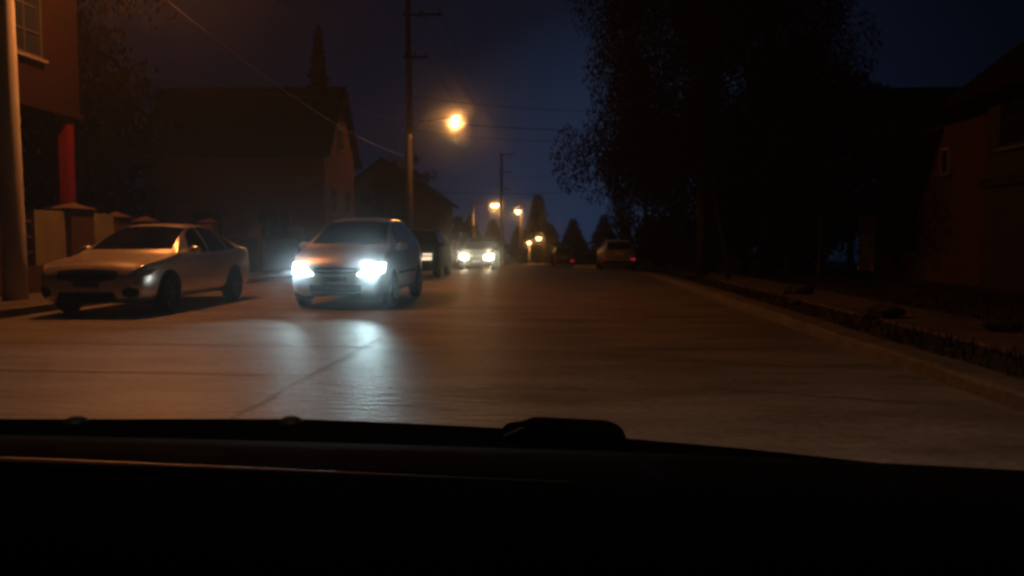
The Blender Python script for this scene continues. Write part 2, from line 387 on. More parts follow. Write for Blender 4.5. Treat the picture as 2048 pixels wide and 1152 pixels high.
def gable_roof(parent, x0, x1, y0, y1, ze, zr, axis, over=.5, th=.14, m=None, name='roof'):
    """ridge along 'x' or 'y'"""
    b = MB()
    if axis == 'x':
        ym = (y0 + y1) / 2; k = (zr - ze) / (ym - y0)
        pts = [(x0 - over, y0 - over, ze - over * k), (x0 - over, ym, zr), (x0 - over, y1 + over, ze - over * k)]; d = (x1 - x0 + 2 * over, 0, 0)
        for q in (0, 1): a, c = pts[q], pts[q + 1]; b.prism([a, c, (c[0], c[1], c[2] + th), (a[0], a[1], a[2] + th)], d)
    else:
        xm = (x0 + x1) / 2; k = (zr - ze) / (xm - x0)
        pts = [(x0 - over, y0 - over, ze - over * k), (xm, y0 - over, zr), (x1 + over, y0 - over, ze - over * k)]; d = (0, y1 - y0 + 2 * over, 0)
        for q in (0, 1): a, c = pts[q], pts[q + 1]; b.prism([a, c, (c[0], c[1], c[2] + th), (a[0], a[1], a[2] + th)], d)
    return b.build(name, m or M['roof'], parent)
def gable_wall(parent, x0, x1, y0, y1, z0, ze, zr, axis, m):
    b = MB()
    if axis == 'x':
        ym = (y0 + y1) / 2; b.prism([(x0, y0, z0), (x0, y1, z0), (x0, y1, ze), (x0, ym, zr), (x0, y0, ze)], (x1 - x0, 0, 0))
    else:
        xm = (x0 + x1) / 2; b.prism([(x0, y0, z0), (x1, y0, z0), (x1, y0, ze), (xm, y0, zr), (x0, y0, ze)], (0, y1 - y0, 0))
    return b.build('wall', m, parent)

# red building, left edge
t = thing('red_building', 'red two storey building with gridded upper window and red porch column', 'building', (-11.2, 13, 0))
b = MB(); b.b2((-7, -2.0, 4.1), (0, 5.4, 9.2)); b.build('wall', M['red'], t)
b = MB(); b.b2((-7, -2.0, -.2), (-1.7, 5.2, 4.098)); b.build('ground_floor', M['redwood'], t)
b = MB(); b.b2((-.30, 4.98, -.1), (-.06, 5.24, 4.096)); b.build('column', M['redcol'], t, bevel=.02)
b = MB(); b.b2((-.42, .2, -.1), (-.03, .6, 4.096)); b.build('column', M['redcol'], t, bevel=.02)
b = MB(); b.b2((.002, -2.05, 4.02), (.06, 5.45, 4.14)); b.build('cornice', M['red'], t)
gable_roof(t, -7, 0, -2, 5.4, 9.25, 12, 'x', .5)
window(t, (0, 3.15, 5.9), 1.7, 1.6, 'x', 1, 3, 3)
window(t, (0, .2, 5.9), 1.6, 1.6, 'x', 1, 3, 3)
window(t, (-1.7, 3.3, 1.6), 1.3, 1.5, 'x', 1, 2, 2)
d = MB(); d.b2((-1.72, .5, 0), (-1.62, 1.5, 2.1)); d = d.build('door', M['wood'], t)
h = MB(); h.lathe([(0, 0), (.03, 0), (.03, .06), (0, .06)], (-1.62, 1.4, 1.0), 'X', 8); h.build('handle', M['steel'], d)

# garden wall on the left
t = thing('garden_wall', 'low garden wall with cream panels, brown pillars and rails behind the silver sedan', 'wall', (-10.5, 14.6, 0.1))
def wall_bit(y0, y1, z0, z1, m, name, th=.16, xo=0): b = MB(); b.b2((-th / 2 + xo, y0, z0), (th / 2 + xo, y1, z1)); return b.build(name, m, t)
wall_bit(-1, 17.5, -.2, .55, M['brick'], 'plinth', .22)
wall_bit(.85, 1.85, .552, 1.68, M['cream'], 'panel')
wall_bit(2.75, 3.75, .552, 1.68, M['cream'], 'panel')
wall_bit(5.6, 8.9, .552, 1.15, M['redwood'], 'panel')
wall_bit(9.4, 12.9, .552, 1.15, M['redwood'], 'panel')
wall_bit(13.4, 17.2, .552, 1.15, M['redwood'], 'panel')
for y0, hh in ((1.87, 1.75), (3.77, 1.62), (5.15, 1.55), (8.92, 1.6), (12.92, 1.55), (17.2, 1.5)):
    pl = wall_bit(y0, y0 + (.85 if y0 < 2 else .44), -.2, hh, M['brick'], 'pillar', .42)
    b = MB(); e = y0 + (.85 if y0 < 2 else .44); b.add([(-.27, y0 - .06, hh), (.27, y0 - .06, hh), (.27, e + .06, hh), (-.27, e + .06, hh), (0, (y0 + e) / 2, hh + .14)], [(0, 1, 2, 3), (0, 1, 4), (1, 2, 4), (2, 3, 4), (3, 0, 4)])
    b.build('cap', M['tan'], pl)
b = MB()
for z in (.8, 1.12, 1.42): b.b2((-.03, -1, z), (.03, .84, z + .05))
b.build('rail', M['tan'], t)

# chalet with steep roof, left
M['chalet'] = plaster('chalet_render', (.075, .034, .026))
t = thing('chalet', 'steep dark roofed chalet with a reddish gable facing the road', 'house', (-10.45, 36, gz(38.5)))
gable_wall(t, -8.6, 0, 0, 5.4, -.3, 5.6, 8.75, 'x', M['chalet'])
gable_roof(t, -8.6, 0, 0, 5.4, 5.66, 8.85, 'x', .35)
window(t, (0, 2.7, 6.4), .9, 1.1, 'x', 1); window(t, (0, 1.4, 3.4), .9, 1.2, 'x', 1); window(t, (0, 4.0, 3.4), .9, 1.2, 'x', 1)
window(t, (0, 1.6, 1.2), 1.0, 1.3, 'x', 1); window(t, (-2.4, 0, 2.0), 1.6, 1.7, 'y', -1, 3, 2); window(t, (-5.6, 0, 2.0), 1.6, 1.7, 'y', -1, 3, 2)
b = MB(); b.b2((-8.6, -.14, 3.2), (.02, -.003, 3.5)); b.build('beam', M['dark'], t)
d = MB(); d.b2((-.02, 3.5, 0), (.06, 4.5, 2.1)); d.build('door', M['dark'], t)

# far left house
t = thing('tan_house', 'tan gabled house beyond the tall utility pole, right end of the left row', 'house', (-12.0, 56, gz(60)))
gable_wall(t, -3.6, 3.5, 0, 11, -.5, 5.0, 7.6, 'y', M['tan'])
gable_roof(t, -3.6, 3.5, 0, 11, 5.05, 7.7, 'y', .5)
window(t, (3.5, 2.5, 3.6), 1, 1.2, 'x', 1); window(t, (3.5, 6.5, 3.6), 1, 1.2, 'x', 1); window(t, (3.5, 2.5, 1.2), 1, 1.3, 'x', 1)
window(t, (1.2, 0, 3.4), 1.1, 1.2, 'y', -1); window(t, (-1.6, 0, 3.4), 1.1, 1.2, 'y', -1)
d = MB(); d.b2((3.48, 5, .4), (3.56, 6, 2.5)); d.build('door', M['dark'], t)

# small globe lamp on a gatepost
t = thing('gate_lamp', 'small white globe lamp on a grey gatepost beyond the grey van', 'lamp', (-7.25, 50, gz(50)))
b = MB(); b.b2((-.16, -.16, -.1), (.16, .16, 1.25)); b.build('post', M['pole'], t, bevel=.02)
b = MB(); b.lathe([(0, -.17), (.08, -.15), (.15, -.08), (.17, 0), (.15, .08), (.08, .15), (0, .17)], (.33, 0, 1.5), n=16); b.build('globe', M['globe'], t, True)
b = MB(); b.tube([(0, 0, 1.25), (.02, 0, 1.42), (.33, 0, 1.32)], .03, 8); b.build('bracket', M['steel'], t, True)

# right house
M['house_r'] = plaster('brown_render', (.040, .034, .028))
t = thing('gabled_house', 'dark chalet on the right with stepped roofs and a reddish upper wall', 'house', (10.6, 11, 0))
b = MB(); b.b2((0, 0, -.1), (8, 9.1, 4.95)); b.build('wall', M['house_r'], t)
gable_roof(t, 0, 8, 0, 9.1, 5.1, 8.2, 'y', .75)
gw = MB(); gw.prism([(0.003, .003, 4.95), (7.99, .003, 4.95), (4, .003, 7.9)], (0, 9.09, 0)); gw.build('gable', M['house_r'], t)
window(t, (0, 7.9, 3.95), 1.1, 1.25, 'x', -1, 2, 2); window(t, (0, 4.5, 3.95), 1.1, 1.25, 'x', -1, 2, 2)
b = MB(); b.b2((-.12, 0, 2.45), (-.003, 9.15, 2.66)); b.build('beam', M['dark'], t)
b = MB(); b.b2((.55, 9.102, -.1), (6, 17, 4.4)); b.build('rear_wing', M['brick'], t)
gable_roof(t, -.35, 6, 14.0, 17, 4.6, 5.95, 'x', .55, name='cross_roof')
# lean-to roof towards the road
b = MB(); b.prism([(-2.7, 12.4, 2.85), (1.0, 12.4, 4.45), (1.0, 12.4, 4.57), (-2.7, 12.4, 2.97)], (0, 4.8, 0)); b.build('porch_roof', M['roof'], t)
for y in (13.6, 17.0):
    b = MB(); b.b2((-2.45, y, -.1), (-2.3, y + .15, 2.96)); b.build('porch_post', M['dark'], t)
for y in (12.2, 15.3):
    w_ = window(t, (.55, y, 3.4), .5, .75, 'x', -1, 1, 1, M['cream'])
window(t, (.55, 14.2, 1.3), 1.2, 1.1, 'x', -1, 2, 2)
d = MB(); d.b2((.05, 17.03, .1), (.55, 17.12, 2.0)); d = d.build('door', M['door'], t)
h = MB(); h.lathe([(0, 0), (.03, 0), (.03, -.05), (0, -.05)], (.13, 17.03, 1.0), 'Y', 8); h.build('handle', M['steel'], d)

# ------------------------------------------------------------------ plants
def leaf_cloud(b, centers, n, size, rnd, droop=0):
    for _ in range(n):
        c, r = rnd.choice(centers)
        while True:
            p = Vector((rnd.uniform(-1, 1), rnd.uniform(-1, 1), rnd.uniform(-1, 1)))
            if .25 < p.length < 1: break
        p = Vector((c[0] + p.x * r[0], c[1] + p.y * r[1], c[2] + p.z * r[2]))
        s = size * rnd.uniform(.6, 1.5)
        u = Vector((rnd.gauss(0, 1), rnd.gauss(0, 1), rnd.gauss(0, .6))).normalized()
        if droop: u = (u * .5 + Vector((0, 0, -1))).normalized()
        v = u.cross(Vector((rnd.gauss(0, 1), rnd.gauss(0, 1), rnd.gauss(0, 1)))).normalized()
        b.add([p - u * s, p + v * s * .45, p + u * s, p - v * s * .45], [(0, 1, 2, 3)])
def broad_tree(x, y, h, rad, crown0, label, seed, leafm, barkm, group, n=5200, lean=(0, 0), trunk_r=.2, size=.13, droop=1, cat='tree', skirt=.8, dense=0):
    rnd = random.Random(seed); t = thing('birch_tree' if barkm is M['birch'] else 'leafy_tree', label, cat, (x, y, gz(y)), group=group)
    b = MB(); top = Vector((lean[0] * h, lean[1] * h, h * .93)); N = 9
    tp = [Vector((top.x * (i / N) ** 1.3 + rnd.uniform(-.08, .08) * (i > 0), top.y * (i / N) ** 1.3 + rnd.uniform(-.08, .08) * (i > 0), -.2 + (top.z + .2) * i / N)) for i in range(N + 1)]
    b.tube(tp, [trunk_r * (1.25 if i == 0 else 1 - .85 * i / N) for i in range(N + 1)], 10)
    centers = []
    for k in range(26):
        u = rnd.uniform(crown0 / h, .97); i = min(N - 1, int(u * N)); p = tp[i].lerp(tp[i + 1], u * N - i)
        a = rnd.uniform(0, 2 * math.pi); frac = (u * h - crown0) / (h - crown0)
        L = rad * rnd.uniform(.55, 1) * (skirt + (1 - skirt) * math.sin(math.pi * min(1, frac + .2)) if frac < .6 else max(.18, 1 - (frac - .6) * 1.9))
        e = p + Vector((math.cos(a) * L, math.sin(a) * L, L * rnd.uniform(.05, .5)))
        mid = p.lerp(e, .5) + Vector((0, 0, L * .12))
        b.tube([p, mid, e], [trunk_r * .32 * (1 - u * .6), trunk_r * .2 * (1 - u * .6), .012], 5, False)
        for q in (.55, .85, 1.0):
            cc = p.lerp(e, q); cc = cc + Vector((rnd.uniform(-.4, .4), rnd.uniform(-.4, .4), -rnd.uniform(0, .5) * droop))
            rr = rad * rnd.uniform(.14, .27); centers.append(((cc.x, cc.y, cc.z - rr * .4 * droop), (rr, rr, rr * (1.0 + .7 * droop))))
    b.build('trunk', barkm, t, True)
    if dense:
        for k in range(dense):
            a = rnd.uniform(0, 6.283); u = rnd.uniform(0, 1); zz = lerp(crown0 + .5, h * .93, u); q = rad * .74 * rnd.uniform(0, 1) ** .5 * (1 if u < .6 else max(.2, 1 - (u - .6) * 1.8))
            centers.append(((lean[0] * zz + math.cos(a) * q, lean[1] * zz + math.sin(a) * q, zz), (rad * .26, rad * .26, rad * .34)))
    c = MB(); leaf_cloud(c, centers, n, size, rnd, droop); c.build('crown', leafm, t)
    return t
G = 'dark birches standing along the right verge'
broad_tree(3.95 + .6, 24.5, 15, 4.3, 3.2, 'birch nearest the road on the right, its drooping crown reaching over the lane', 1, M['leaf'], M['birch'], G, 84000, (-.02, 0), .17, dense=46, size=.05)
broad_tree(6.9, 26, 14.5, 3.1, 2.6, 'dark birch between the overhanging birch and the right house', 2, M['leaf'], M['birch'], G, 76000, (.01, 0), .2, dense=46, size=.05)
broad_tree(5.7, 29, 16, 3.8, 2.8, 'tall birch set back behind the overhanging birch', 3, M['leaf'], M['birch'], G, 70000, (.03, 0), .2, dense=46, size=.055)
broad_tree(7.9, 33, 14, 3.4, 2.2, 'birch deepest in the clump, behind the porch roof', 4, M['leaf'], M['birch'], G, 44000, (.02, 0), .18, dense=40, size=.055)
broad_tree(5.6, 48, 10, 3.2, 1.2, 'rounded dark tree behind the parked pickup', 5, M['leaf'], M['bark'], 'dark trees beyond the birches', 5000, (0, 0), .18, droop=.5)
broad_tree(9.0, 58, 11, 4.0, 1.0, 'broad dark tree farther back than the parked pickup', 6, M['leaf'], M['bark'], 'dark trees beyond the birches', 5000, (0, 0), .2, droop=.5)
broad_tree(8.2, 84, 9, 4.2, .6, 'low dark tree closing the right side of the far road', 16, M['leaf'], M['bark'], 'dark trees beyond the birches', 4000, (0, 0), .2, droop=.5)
def shrub(x, y, r, h, label, seed, n=2600):
    rnd = random.Random(seed); t = thing('shrub', label, 'shrub', (x, y, gz(y)), group='dark shrubs under the birches')
    b = MB()
    for k in range(7):
        a = rnd.uniform(0, 6.28); b.tube([(0, 0, -.05), (math.cos(a) * r * .3, math.sin(a) * r * .3, h * .4), (math.cos(a) * r * .7, math.sin(a) * r * .7, h * .85)], [.03, .022, .01], 5)
    b.build('stem', M['bark'], t)
    cs = [((rnd.uniform(-.6, .6) * r, rnd.uniform(-.6, .6) * r, h * rnd.uniform(.3, .75)), (r * .45, r * .45, h * .28)) for k in range(12)]
    b = MB(); leaf_cloud(b, cs, n, .1, rnd); b.build('foliage', M['leaf'], t)
for k, (x, y, r, h, lb) in enumerate(((6.3, 31.5, 1.5, 2.6, 'shrub filling the gap between the trunks of the birches'), (8.6, 29.5, 1.4, 2.9, 'shrub at the porch side of the birch clump'), (4.9, 35, 1.5, 2.4, 'shrub at the road side behind the leaning pale trunk'), (7.6, 38, 2.0, 3.2, 'taller shrub deep behind the birch clump'), (9.9, 36, 2.0, 3.6, 'shrub behind the cream door of the right house'), (5.4, 41.5, 1.4, 2.2, 'shrub beside the front of the parked wagon'))):
    shrub(x, y, r, h, lb, 60 + k, 3200)
broad_tree(16.6, 45, 11, 4.6, .8, 'dark tree seen under the lean-to roof beside the pale door', 18, M['leaf'], M['bark'], 'dark trees beyond the birches', 16000, (0, 0), .2, droop=.5, dense=30)
broad_tree(12.4, 44, 12, 4.2, 1.0, 'dark tree behind the cross roof of the right house', 17, M['leaf'], M['bark'], 'dark trees beyond the birches', 16000, (0, 0), .2, droop=.5, dense=30)
# a thin leaning birch in front of the clump
t = thing('birch_sapling', 'thin pale leaning birch trunk in front of the dark clump', 'tree', (5.0, 22.6, 0), group=None)
b = MB(); b.tube([(0, 0, -.1), (-.12, 0, .8), (-.32, .1, 1.8), (-.5, .2, 3.2), (-.55, .3, 5.2)], [.08, .07, .06, .045, .02], 8); b.build('trunk', M['birch'], t, True)
b = MB(); leaf_cloud(b, [((-.5, .3, 4.2), (.7, .7, 1.1)), ((-.7, .3, 5.2), (.6, .6, .9))], 900, .09, random.Random(44), 1); b.build('crown', M['leaf'], t)
GL = 'garden trees on the left'
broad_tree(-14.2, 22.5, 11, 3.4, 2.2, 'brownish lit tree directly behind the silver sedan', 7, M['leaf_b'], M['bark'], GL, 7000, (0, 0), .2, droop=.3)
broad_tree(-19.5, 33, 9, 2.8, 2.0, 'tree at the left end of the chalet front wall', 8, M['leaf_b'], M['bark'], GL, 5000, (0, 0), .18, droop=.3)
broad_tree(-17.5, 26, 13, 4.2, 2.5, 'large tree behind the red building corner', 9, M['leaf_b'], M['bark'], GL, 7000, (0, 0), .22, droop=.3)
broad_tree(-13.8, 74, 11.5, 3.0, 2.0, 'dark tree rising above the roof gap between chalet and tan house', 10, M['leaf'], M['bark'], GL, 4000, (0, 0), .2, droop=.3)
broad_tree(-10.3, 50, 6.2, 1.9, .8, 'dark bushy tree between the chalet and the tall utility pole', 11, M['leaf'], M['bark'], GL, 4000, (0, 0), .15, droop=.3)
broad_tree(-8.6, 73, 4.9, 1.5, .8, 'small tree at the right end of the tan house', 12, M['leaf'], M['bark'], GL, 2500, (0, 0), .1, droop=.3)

def conifer(x, y, h, r, label, seed, n=3200, base=.1):
    rnd = random.Random(seed); t = thing('conifer_tree', label, 'conifer', (x, y, gz(y)), group='dark conifers')
    b = MB(); b.tube([(0, 0, -.2), (0, 0, h * .97)], [r * .09 + .05, .02], 8); b.build('trunk', M['bark'], t, True)
    c = MB(); tiers = 46 if y < 60 else 22
    for k in range(tiers):
        u = base + (1 - base) * (k / tiers); z = h * u; rr = r * (1 - u) ** (1.0 if y < 60 else .85) * (rnd.uniform(.9, 1.08) if y < 60 else rnd.uniform(.7, 1.2)) + .04
        nb = 9
        for j in range(nb):
            a = 2 * math.pi * j / nb + rnd.uniform(-.3, .3); L = rr * rnd.uniform(.7, 1.15); s = max(.05, L * .22)
            for q in range(int(n / tiers / nb)):
                f = rnd.uniform(.1, 1); p = Vector((math.cos(a) * L * f, math.sin(a) * L * f, z - L * .35 * f + rnd.uniform(-.2, .2) * h / tiers))
                d = Vector((math.cos(a) + rnd.uniform(-.6, .6), math.sin(a) + rnd.uniform(-.6, .6), -.4 + rnd.uniform(-.3, .3))).normalized()
                v = d.cross(Vector((rnd.gauss(0, 1), rnd.gauss(0, 1), 1))).normalized(); ss = ((.16 if y > 60 else .07) * r * rnd.uniform(.6, 1.3)) + .03
                c.add([p - d * ss, p + v * ss * .45, p + d * ss, p - v * ss * .45], [(0, 1, 2, 3)])
    # spire
    c.add([(-.05 * r, 0, h * .93), (.05 * r, 0, h * .93), (0, .05 * r, h * .93), (0, 0, h * 1.02)], [(0, 1, 3), (1, 2, 3), (2, 0, 3)])
    c.build('crown', M['needle'], t); return t
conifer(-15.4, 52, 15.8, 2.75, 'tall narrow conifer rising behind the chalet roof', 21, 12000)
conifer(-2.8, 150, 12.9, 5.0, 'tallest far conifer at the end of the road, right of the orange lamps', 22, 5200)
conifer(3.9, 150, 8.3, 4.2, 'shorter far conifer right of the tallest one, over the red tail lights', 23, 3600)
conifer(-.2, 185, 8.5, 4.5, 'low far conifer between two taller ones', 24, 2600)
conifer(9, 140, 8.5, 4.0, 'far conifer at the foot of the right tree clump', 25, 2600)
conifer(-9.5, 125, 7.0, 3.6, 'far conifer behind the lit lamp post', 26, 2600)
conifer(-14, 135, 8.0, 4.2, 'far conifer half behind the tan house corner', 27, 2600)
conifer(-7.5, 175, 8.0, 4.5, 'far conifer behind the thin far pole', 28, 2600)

# far wood that reads as one mass
def far_wood():
    rnd = random.Random(5); b = MB()
    cs = []
    for k in range(90):
        x = rnd.uniform(-90, 90); y = rnd.uniform(255, 300); h = rnd.uniform(3, 6.5)
        cs.append(((x, y, gz(y) + h * .5), (rnd.uniform(2.5, 5), 3, h * .6)))
    leaf_cloud(b, cs, 14000, .8, rnd)
    tag(b.build('far_woods', M['needle']), kind='stuff')
far_wood()

# grass and stones on the right verge
def grass():
    rnd = random.Random(9); b = MB()
    for _ in range(9000):
        y = rnd.uniform(4, 30) ; x = rnd.choice([rnd.uniform(3.62, 4.4), rnd.uniform(5.8, 9.5), rnd.uniform(5.8, 9.5)])
        if rnd.random() < .5 and math.sin(x * 3.1 + y * 1.7) + math.sin(y * .9) < .1: continue
        z = gz(y) + (.06 if x < 4.5 else -.03); h = rnd.uniform(.04, .16); a = rnd.uniform(0, 6.28); q = .012
        b.add([(x - q * math.cos(a), y - q * math.sin(a), z), (x + q * math.cos(a), y + q * math.sin(a), z), (x + rnd.uniform(-.06, .06), y + rnd.uniform(-.06, .06), z + h)], [(0, 1, 2)])
    tag(b.build('grass', M['grass']), kind='stuff')
grass()
def stone(x, y, r, label, seed, z=.07, flat=.6):
    rnd = random.Random(seed); bm = bmesh.new(); bmesh.ops.create_icosphere(bm, subdivisions=3, radius=r)
    for v in bm.verts:
        d = v.co.normalized(); k = 1 + .22 * math.sin(d.x * 3.1 + seed) * math.cos(d.y * 4.3 + seed * 2) + .12 * math.sin(d.z * 6 + d.x * 5 + seed) + rnd.uniform(-.03, .03)
        v.co = Vector((v.co.x * k * 1.3, v.co.y * k, v.co.z * k * flat))
    me = bpy.data.meshes.new('stone'); bm.to_mesh(me); bm.free(); me.materials.append(M['ground'])
    o = bpy.data.objects.new('stone', me); o.location = (x, y, gz(y) + z + r * flat * .5); link(o); tag(o, label, 'stone', 'stones on the right verge')
stone(4.9, 15.9, .2, 'pale flat stone near the far end of the right footpath', 1, .10)
stone(4.6, 11.2, .18, 'grey clod at the edge of the right footpath', 2, .10)
stone(4.05, 13.6, .12, 'small stone on the dirt behind the right kerb', 3)
stone(5.3, 9.6, .16, 'nearest stone lying on the right footpath', 4, .10)
# pale kerb stone lying by the road far right of centre
b = MB(); b.box((1.95, 46, gz(46) + .11), (1.5, .5, .2)); tag(b.build('concrete_block', M['pole'], bevel=.03), 'low pale concrete block lying on the road left of the parked pickup', 'block')

# ------------------------------------------------------------------ cars
def dense_body(name, st, m, parent, lvl=3):
    """st: (y, zb, zbelt, zt, w, wr) stations; front faces -Y"""
    rows = []
    for y, zb, zbelt, zt, w_, wr in st:
        cab = zt - zbelt > .2
        half = [(0, zb), (.6 * w_, zb), (.93 * w_, zb + .03), (.985 * w_, zb + .16), (w_, lerp(zb, zbelt, .62)), (.975 * w_, zbelt)]
        if cab: half += [(lerp(.975 * w_, wr, .5), lerp(zbelt, zt, .48)), (wr, zt - .10), (wr * .88, zt - .025), (wr * .5, zt - .004), (0, zt)]
        else: half += [(.955 * w_, lerp(zbelt, zt, .45)), (lerp(wr, w_, .55), lerp(zbelt, zt, .8)), (wr, zt - .05), (wr * .5, zt - .012), (0, zt)]
        full = [(x, z) for x, z in half] + [(-x, z) for x, z in half[-2:0:-1]]
        rows.append([(x, y, z) for x, z in full])
    n = len(rows[0]); b = MB(); vs = [p for r in rows for p in r]
    fs = [(i * n + j, i * n + (j + 1) % n, (i + 1) * n + (j + 1) % n, (i + 1) * n + j) for i in range(len(rows) - 1) for j in range(n)]
    h = n // 2
    for base in (0, (len(rows) - 1) * n):           # quad caps
        for j in range(h): 
            a, c = j, j + 1; a2, c2 = (n - j) % n, (n - j - 1) % n
            f = [base + a, base + c] + ([base + c2] if c2 != c else []) + ([base + a2] if a2 != a else [])
            fs.append(tuple(f))
    b.add(vs, fs); o = b.build(name, m, parent, True)
    md = o.modifiers.new('s', 'SUBSURF'); md.levels = lvl; md.render_levels = lvl
    dg = bpy.context.evaluated_depsgraph_get(); dg.update()
    me = bpy.data.meshes.new_from_object(o.evaluated_get(dg)); o.modifiers.clear(); o.data = me; me.name = name
    for p in me.polygons: p.use_smooth = True
    bv = BVHTree.FromPolygons([v.co for v in me.vertices], [tuple(p.vertices) for p in me.polygons])
    return o, bv
def interp(pl, u):
    f = u * (len(pl) - 1); i = min(int(f), len(pl) - 2); t = f - i
    return [lerp(a, c, t) for a, c in zip(pl[i], pl[i + 1])]
def drape(bv, lo, hi, org, off=.006, nu=24, nv=8, flip=False):
    """lo, hi polylines in 2-D; org(p2)->(origin, dir). returns MB grid"""
    rows = []
    for j in range(nv + 1):
        row = []
        for i in range(nu + 1):
            a, c = interp(lo, i / nu), interp(hi, i / nu); p = [lerp(a[k], c[k], j / nv) for k in (0, 1)]
            o, d = org(p); hit = bv.ray_cast(Vector(o), Vector(d).normalized())
            if hit[0] is None:
                nr = bv.find_nearest(Vector(o) + Vector(d).normalized() * 2); q, nn = nr[0], nr[1]
            else: q, nn = hit[0], hit[1]
            if nn.dot(Vector(d)) > 0: nn = -nn
            q = q + nn * off
            row.append((-q.x, q.y, q.z) if flip else tuple(q))
        rows.append(row)
    return MB().grid(rows)
def from_front(dx=0): return lambda p: ((p[0] - dx * 2, -2, p[1]), (dx, 1, 0))
def from_rear(L): return lambda p: ((p[0], L + 2, p[1]), (0, -1, 0))
from_side = lambda p: ((3, p[0], p[1]), (-1, 0, 0))
def circ(c, rx, rz, a0, a1, n): return [(c[0] + rx * math.cos(lerp(a0, a1, i / n)), c[1] + rz * math.sin(lerp(a0, a1, i / n))) for i in range(n + 1)]

def wheel(parent, x, y, r, side, wd=.2):
    """side +1: outer face towards +x"""
    wl = empty('wheel', (x, y, r)); wl.parent = parent
    b = MB(); pr = [(r * .62, -wd / 2), (r * .9, -wd / 2), (r, -wd * .36), (r, wd * .36), (r * .9, wd / 2), (r * .66, wd / 2), (r * .62, wd * .4)]
    b.lathe(pr, axis='X', n=32); b.build('tyre', M['rubber'], wl, True)
    b = MB(); s = side; b.lathe([(r * .65, s * wd * .45), (r * .62, s * wd * .2), (r * .58, s * wd * .1)], axis='X', n=32)
    for k in range(6):
        a = 2 * math.pi * k / 6; b.box((s * wd * .36, math.cos(a) * r * .36, math.sin(a) * r * .36), (.03, r * .56, r * .13), rx=a)
    b.lathe([(0, s * wd * .46), (r * .13, s * wd * .44), (r * .15, s * wd * .3)], axis='X', n=16)
    b.build('rim', M['alloy'], wl)
    b = MB(); b.lathe([(0, s * wd * .05), (r * .6, s * wd * .05)], axis='X', n=24); b.build('brake_disc', M['black'], wl)
    return wl

def build_car(name, label, cat, loc, rz, st, paint, spec, group=None):
    """spec keys describe draped panels; front faces local -Y"""
    t = thing(name, label, cat, loc, rz, group); L = st[-1][0]
    body, bv = dense_body('body', st, paint, t)
    W = max(s[4] for s in st)
    wr = spec.get('wheel_r', .31)
    for y in spec['axles']:
        for s in (1, -1):
            a = drape(bv, [(y - wr * 1.22 + wr * 2.44 * i / 12, spec.get('zb', .2) + .0) for i in range(13)][::-1], circ((y, wr), wr * 1.22, wr * 1.2, .0, math.pi, 12), from_side, .004, 24, 6, s < 0)
            a.build('wheel_arch', M['black'], t, True)
            wheel(t, s * (W - .075), y, wr, s)
    sides = spec['side']
    for lo, hi in sides:
        for s in (1, -1): drape(bv, lo, hi, from_side, .005, 16, 10, s < 0).build('side_window', M['carglass'], t, True)
    lo, hi = spec['screen']; drape(bv, lo, hi, from_front(), .005, 28, 14).build('windscreen', M['carglass'], t, True)
    lo, hi = spec['rear']; drape(bv, lo, hi, from_rear(L), .005, 24, 12).build('rear_window', M['carglass'], t, True)
    if 'mirror' in spec:
        y, z = spec['mirror']
        for s in (1, -1):
            b = MB(); xo = s * (W + .06); rows = []
            for i in range(9):
                q = math.pi * i / 8; rows.append([(xo + .11 * math.sin(q) ** .7 * math.cos(2 * math.pi * k / 14), y - .07 * math.cos(q), z + .075 * math.sin(q) ** .7 * math.sin(2 * math.pi * k / 14)) for k in range(15)])
            b.grid(rows); b.tube([(s * (W - .1), y + .02, z - .06), (xo, y + .02, z - .02)], [.035, .03], 8); b.build('wing_mirror', paint, t, True)
    for nm, mt, lo, hi, dx, off, mirror in spec.get('front', []):
        for s in ((1, -1) if mirror else (1,)):
            drape(bv, lo, hi, from_front(-dx), off, 20, 6, s < 0).build(nm, mt, t, True)
    for nm, mt, lo, hi, off, mirror in spec.get('back', []):
        for s in ((1, -1) if mirror else (1,)):
            drape(bv, lo, hi, from_rear(L), off, 16, 6, s < 0).build(nm, mt[0 if s > 0 else 1] if isinstance(mt, tuple) else mt, t, True)
    for nm, mt, lo, hi, off in spec.get('flank', []):
        for s in (1, -1): drape(bv, lo, hi, from_side, off, 30, 3, s < 0).build(nm, mt, t, True)
    return t, bv

def hseg(x0, x1, z0, z1=None, n=6):
    z1 = z0 if z1 is None else z1
    return [(lerp(x0, x1, i / n), lerp(z0, z1, i / n)) for i in range(n + 1)]
def arcseg(x0, x1, z0, z1, bulge, n=10):
    return [(lerp(x0, x1, i / n), lerp(z0, z1, i / n) + bulge * 4 * (i / n) * (1 - i / n)) for i in range(n + 1)]

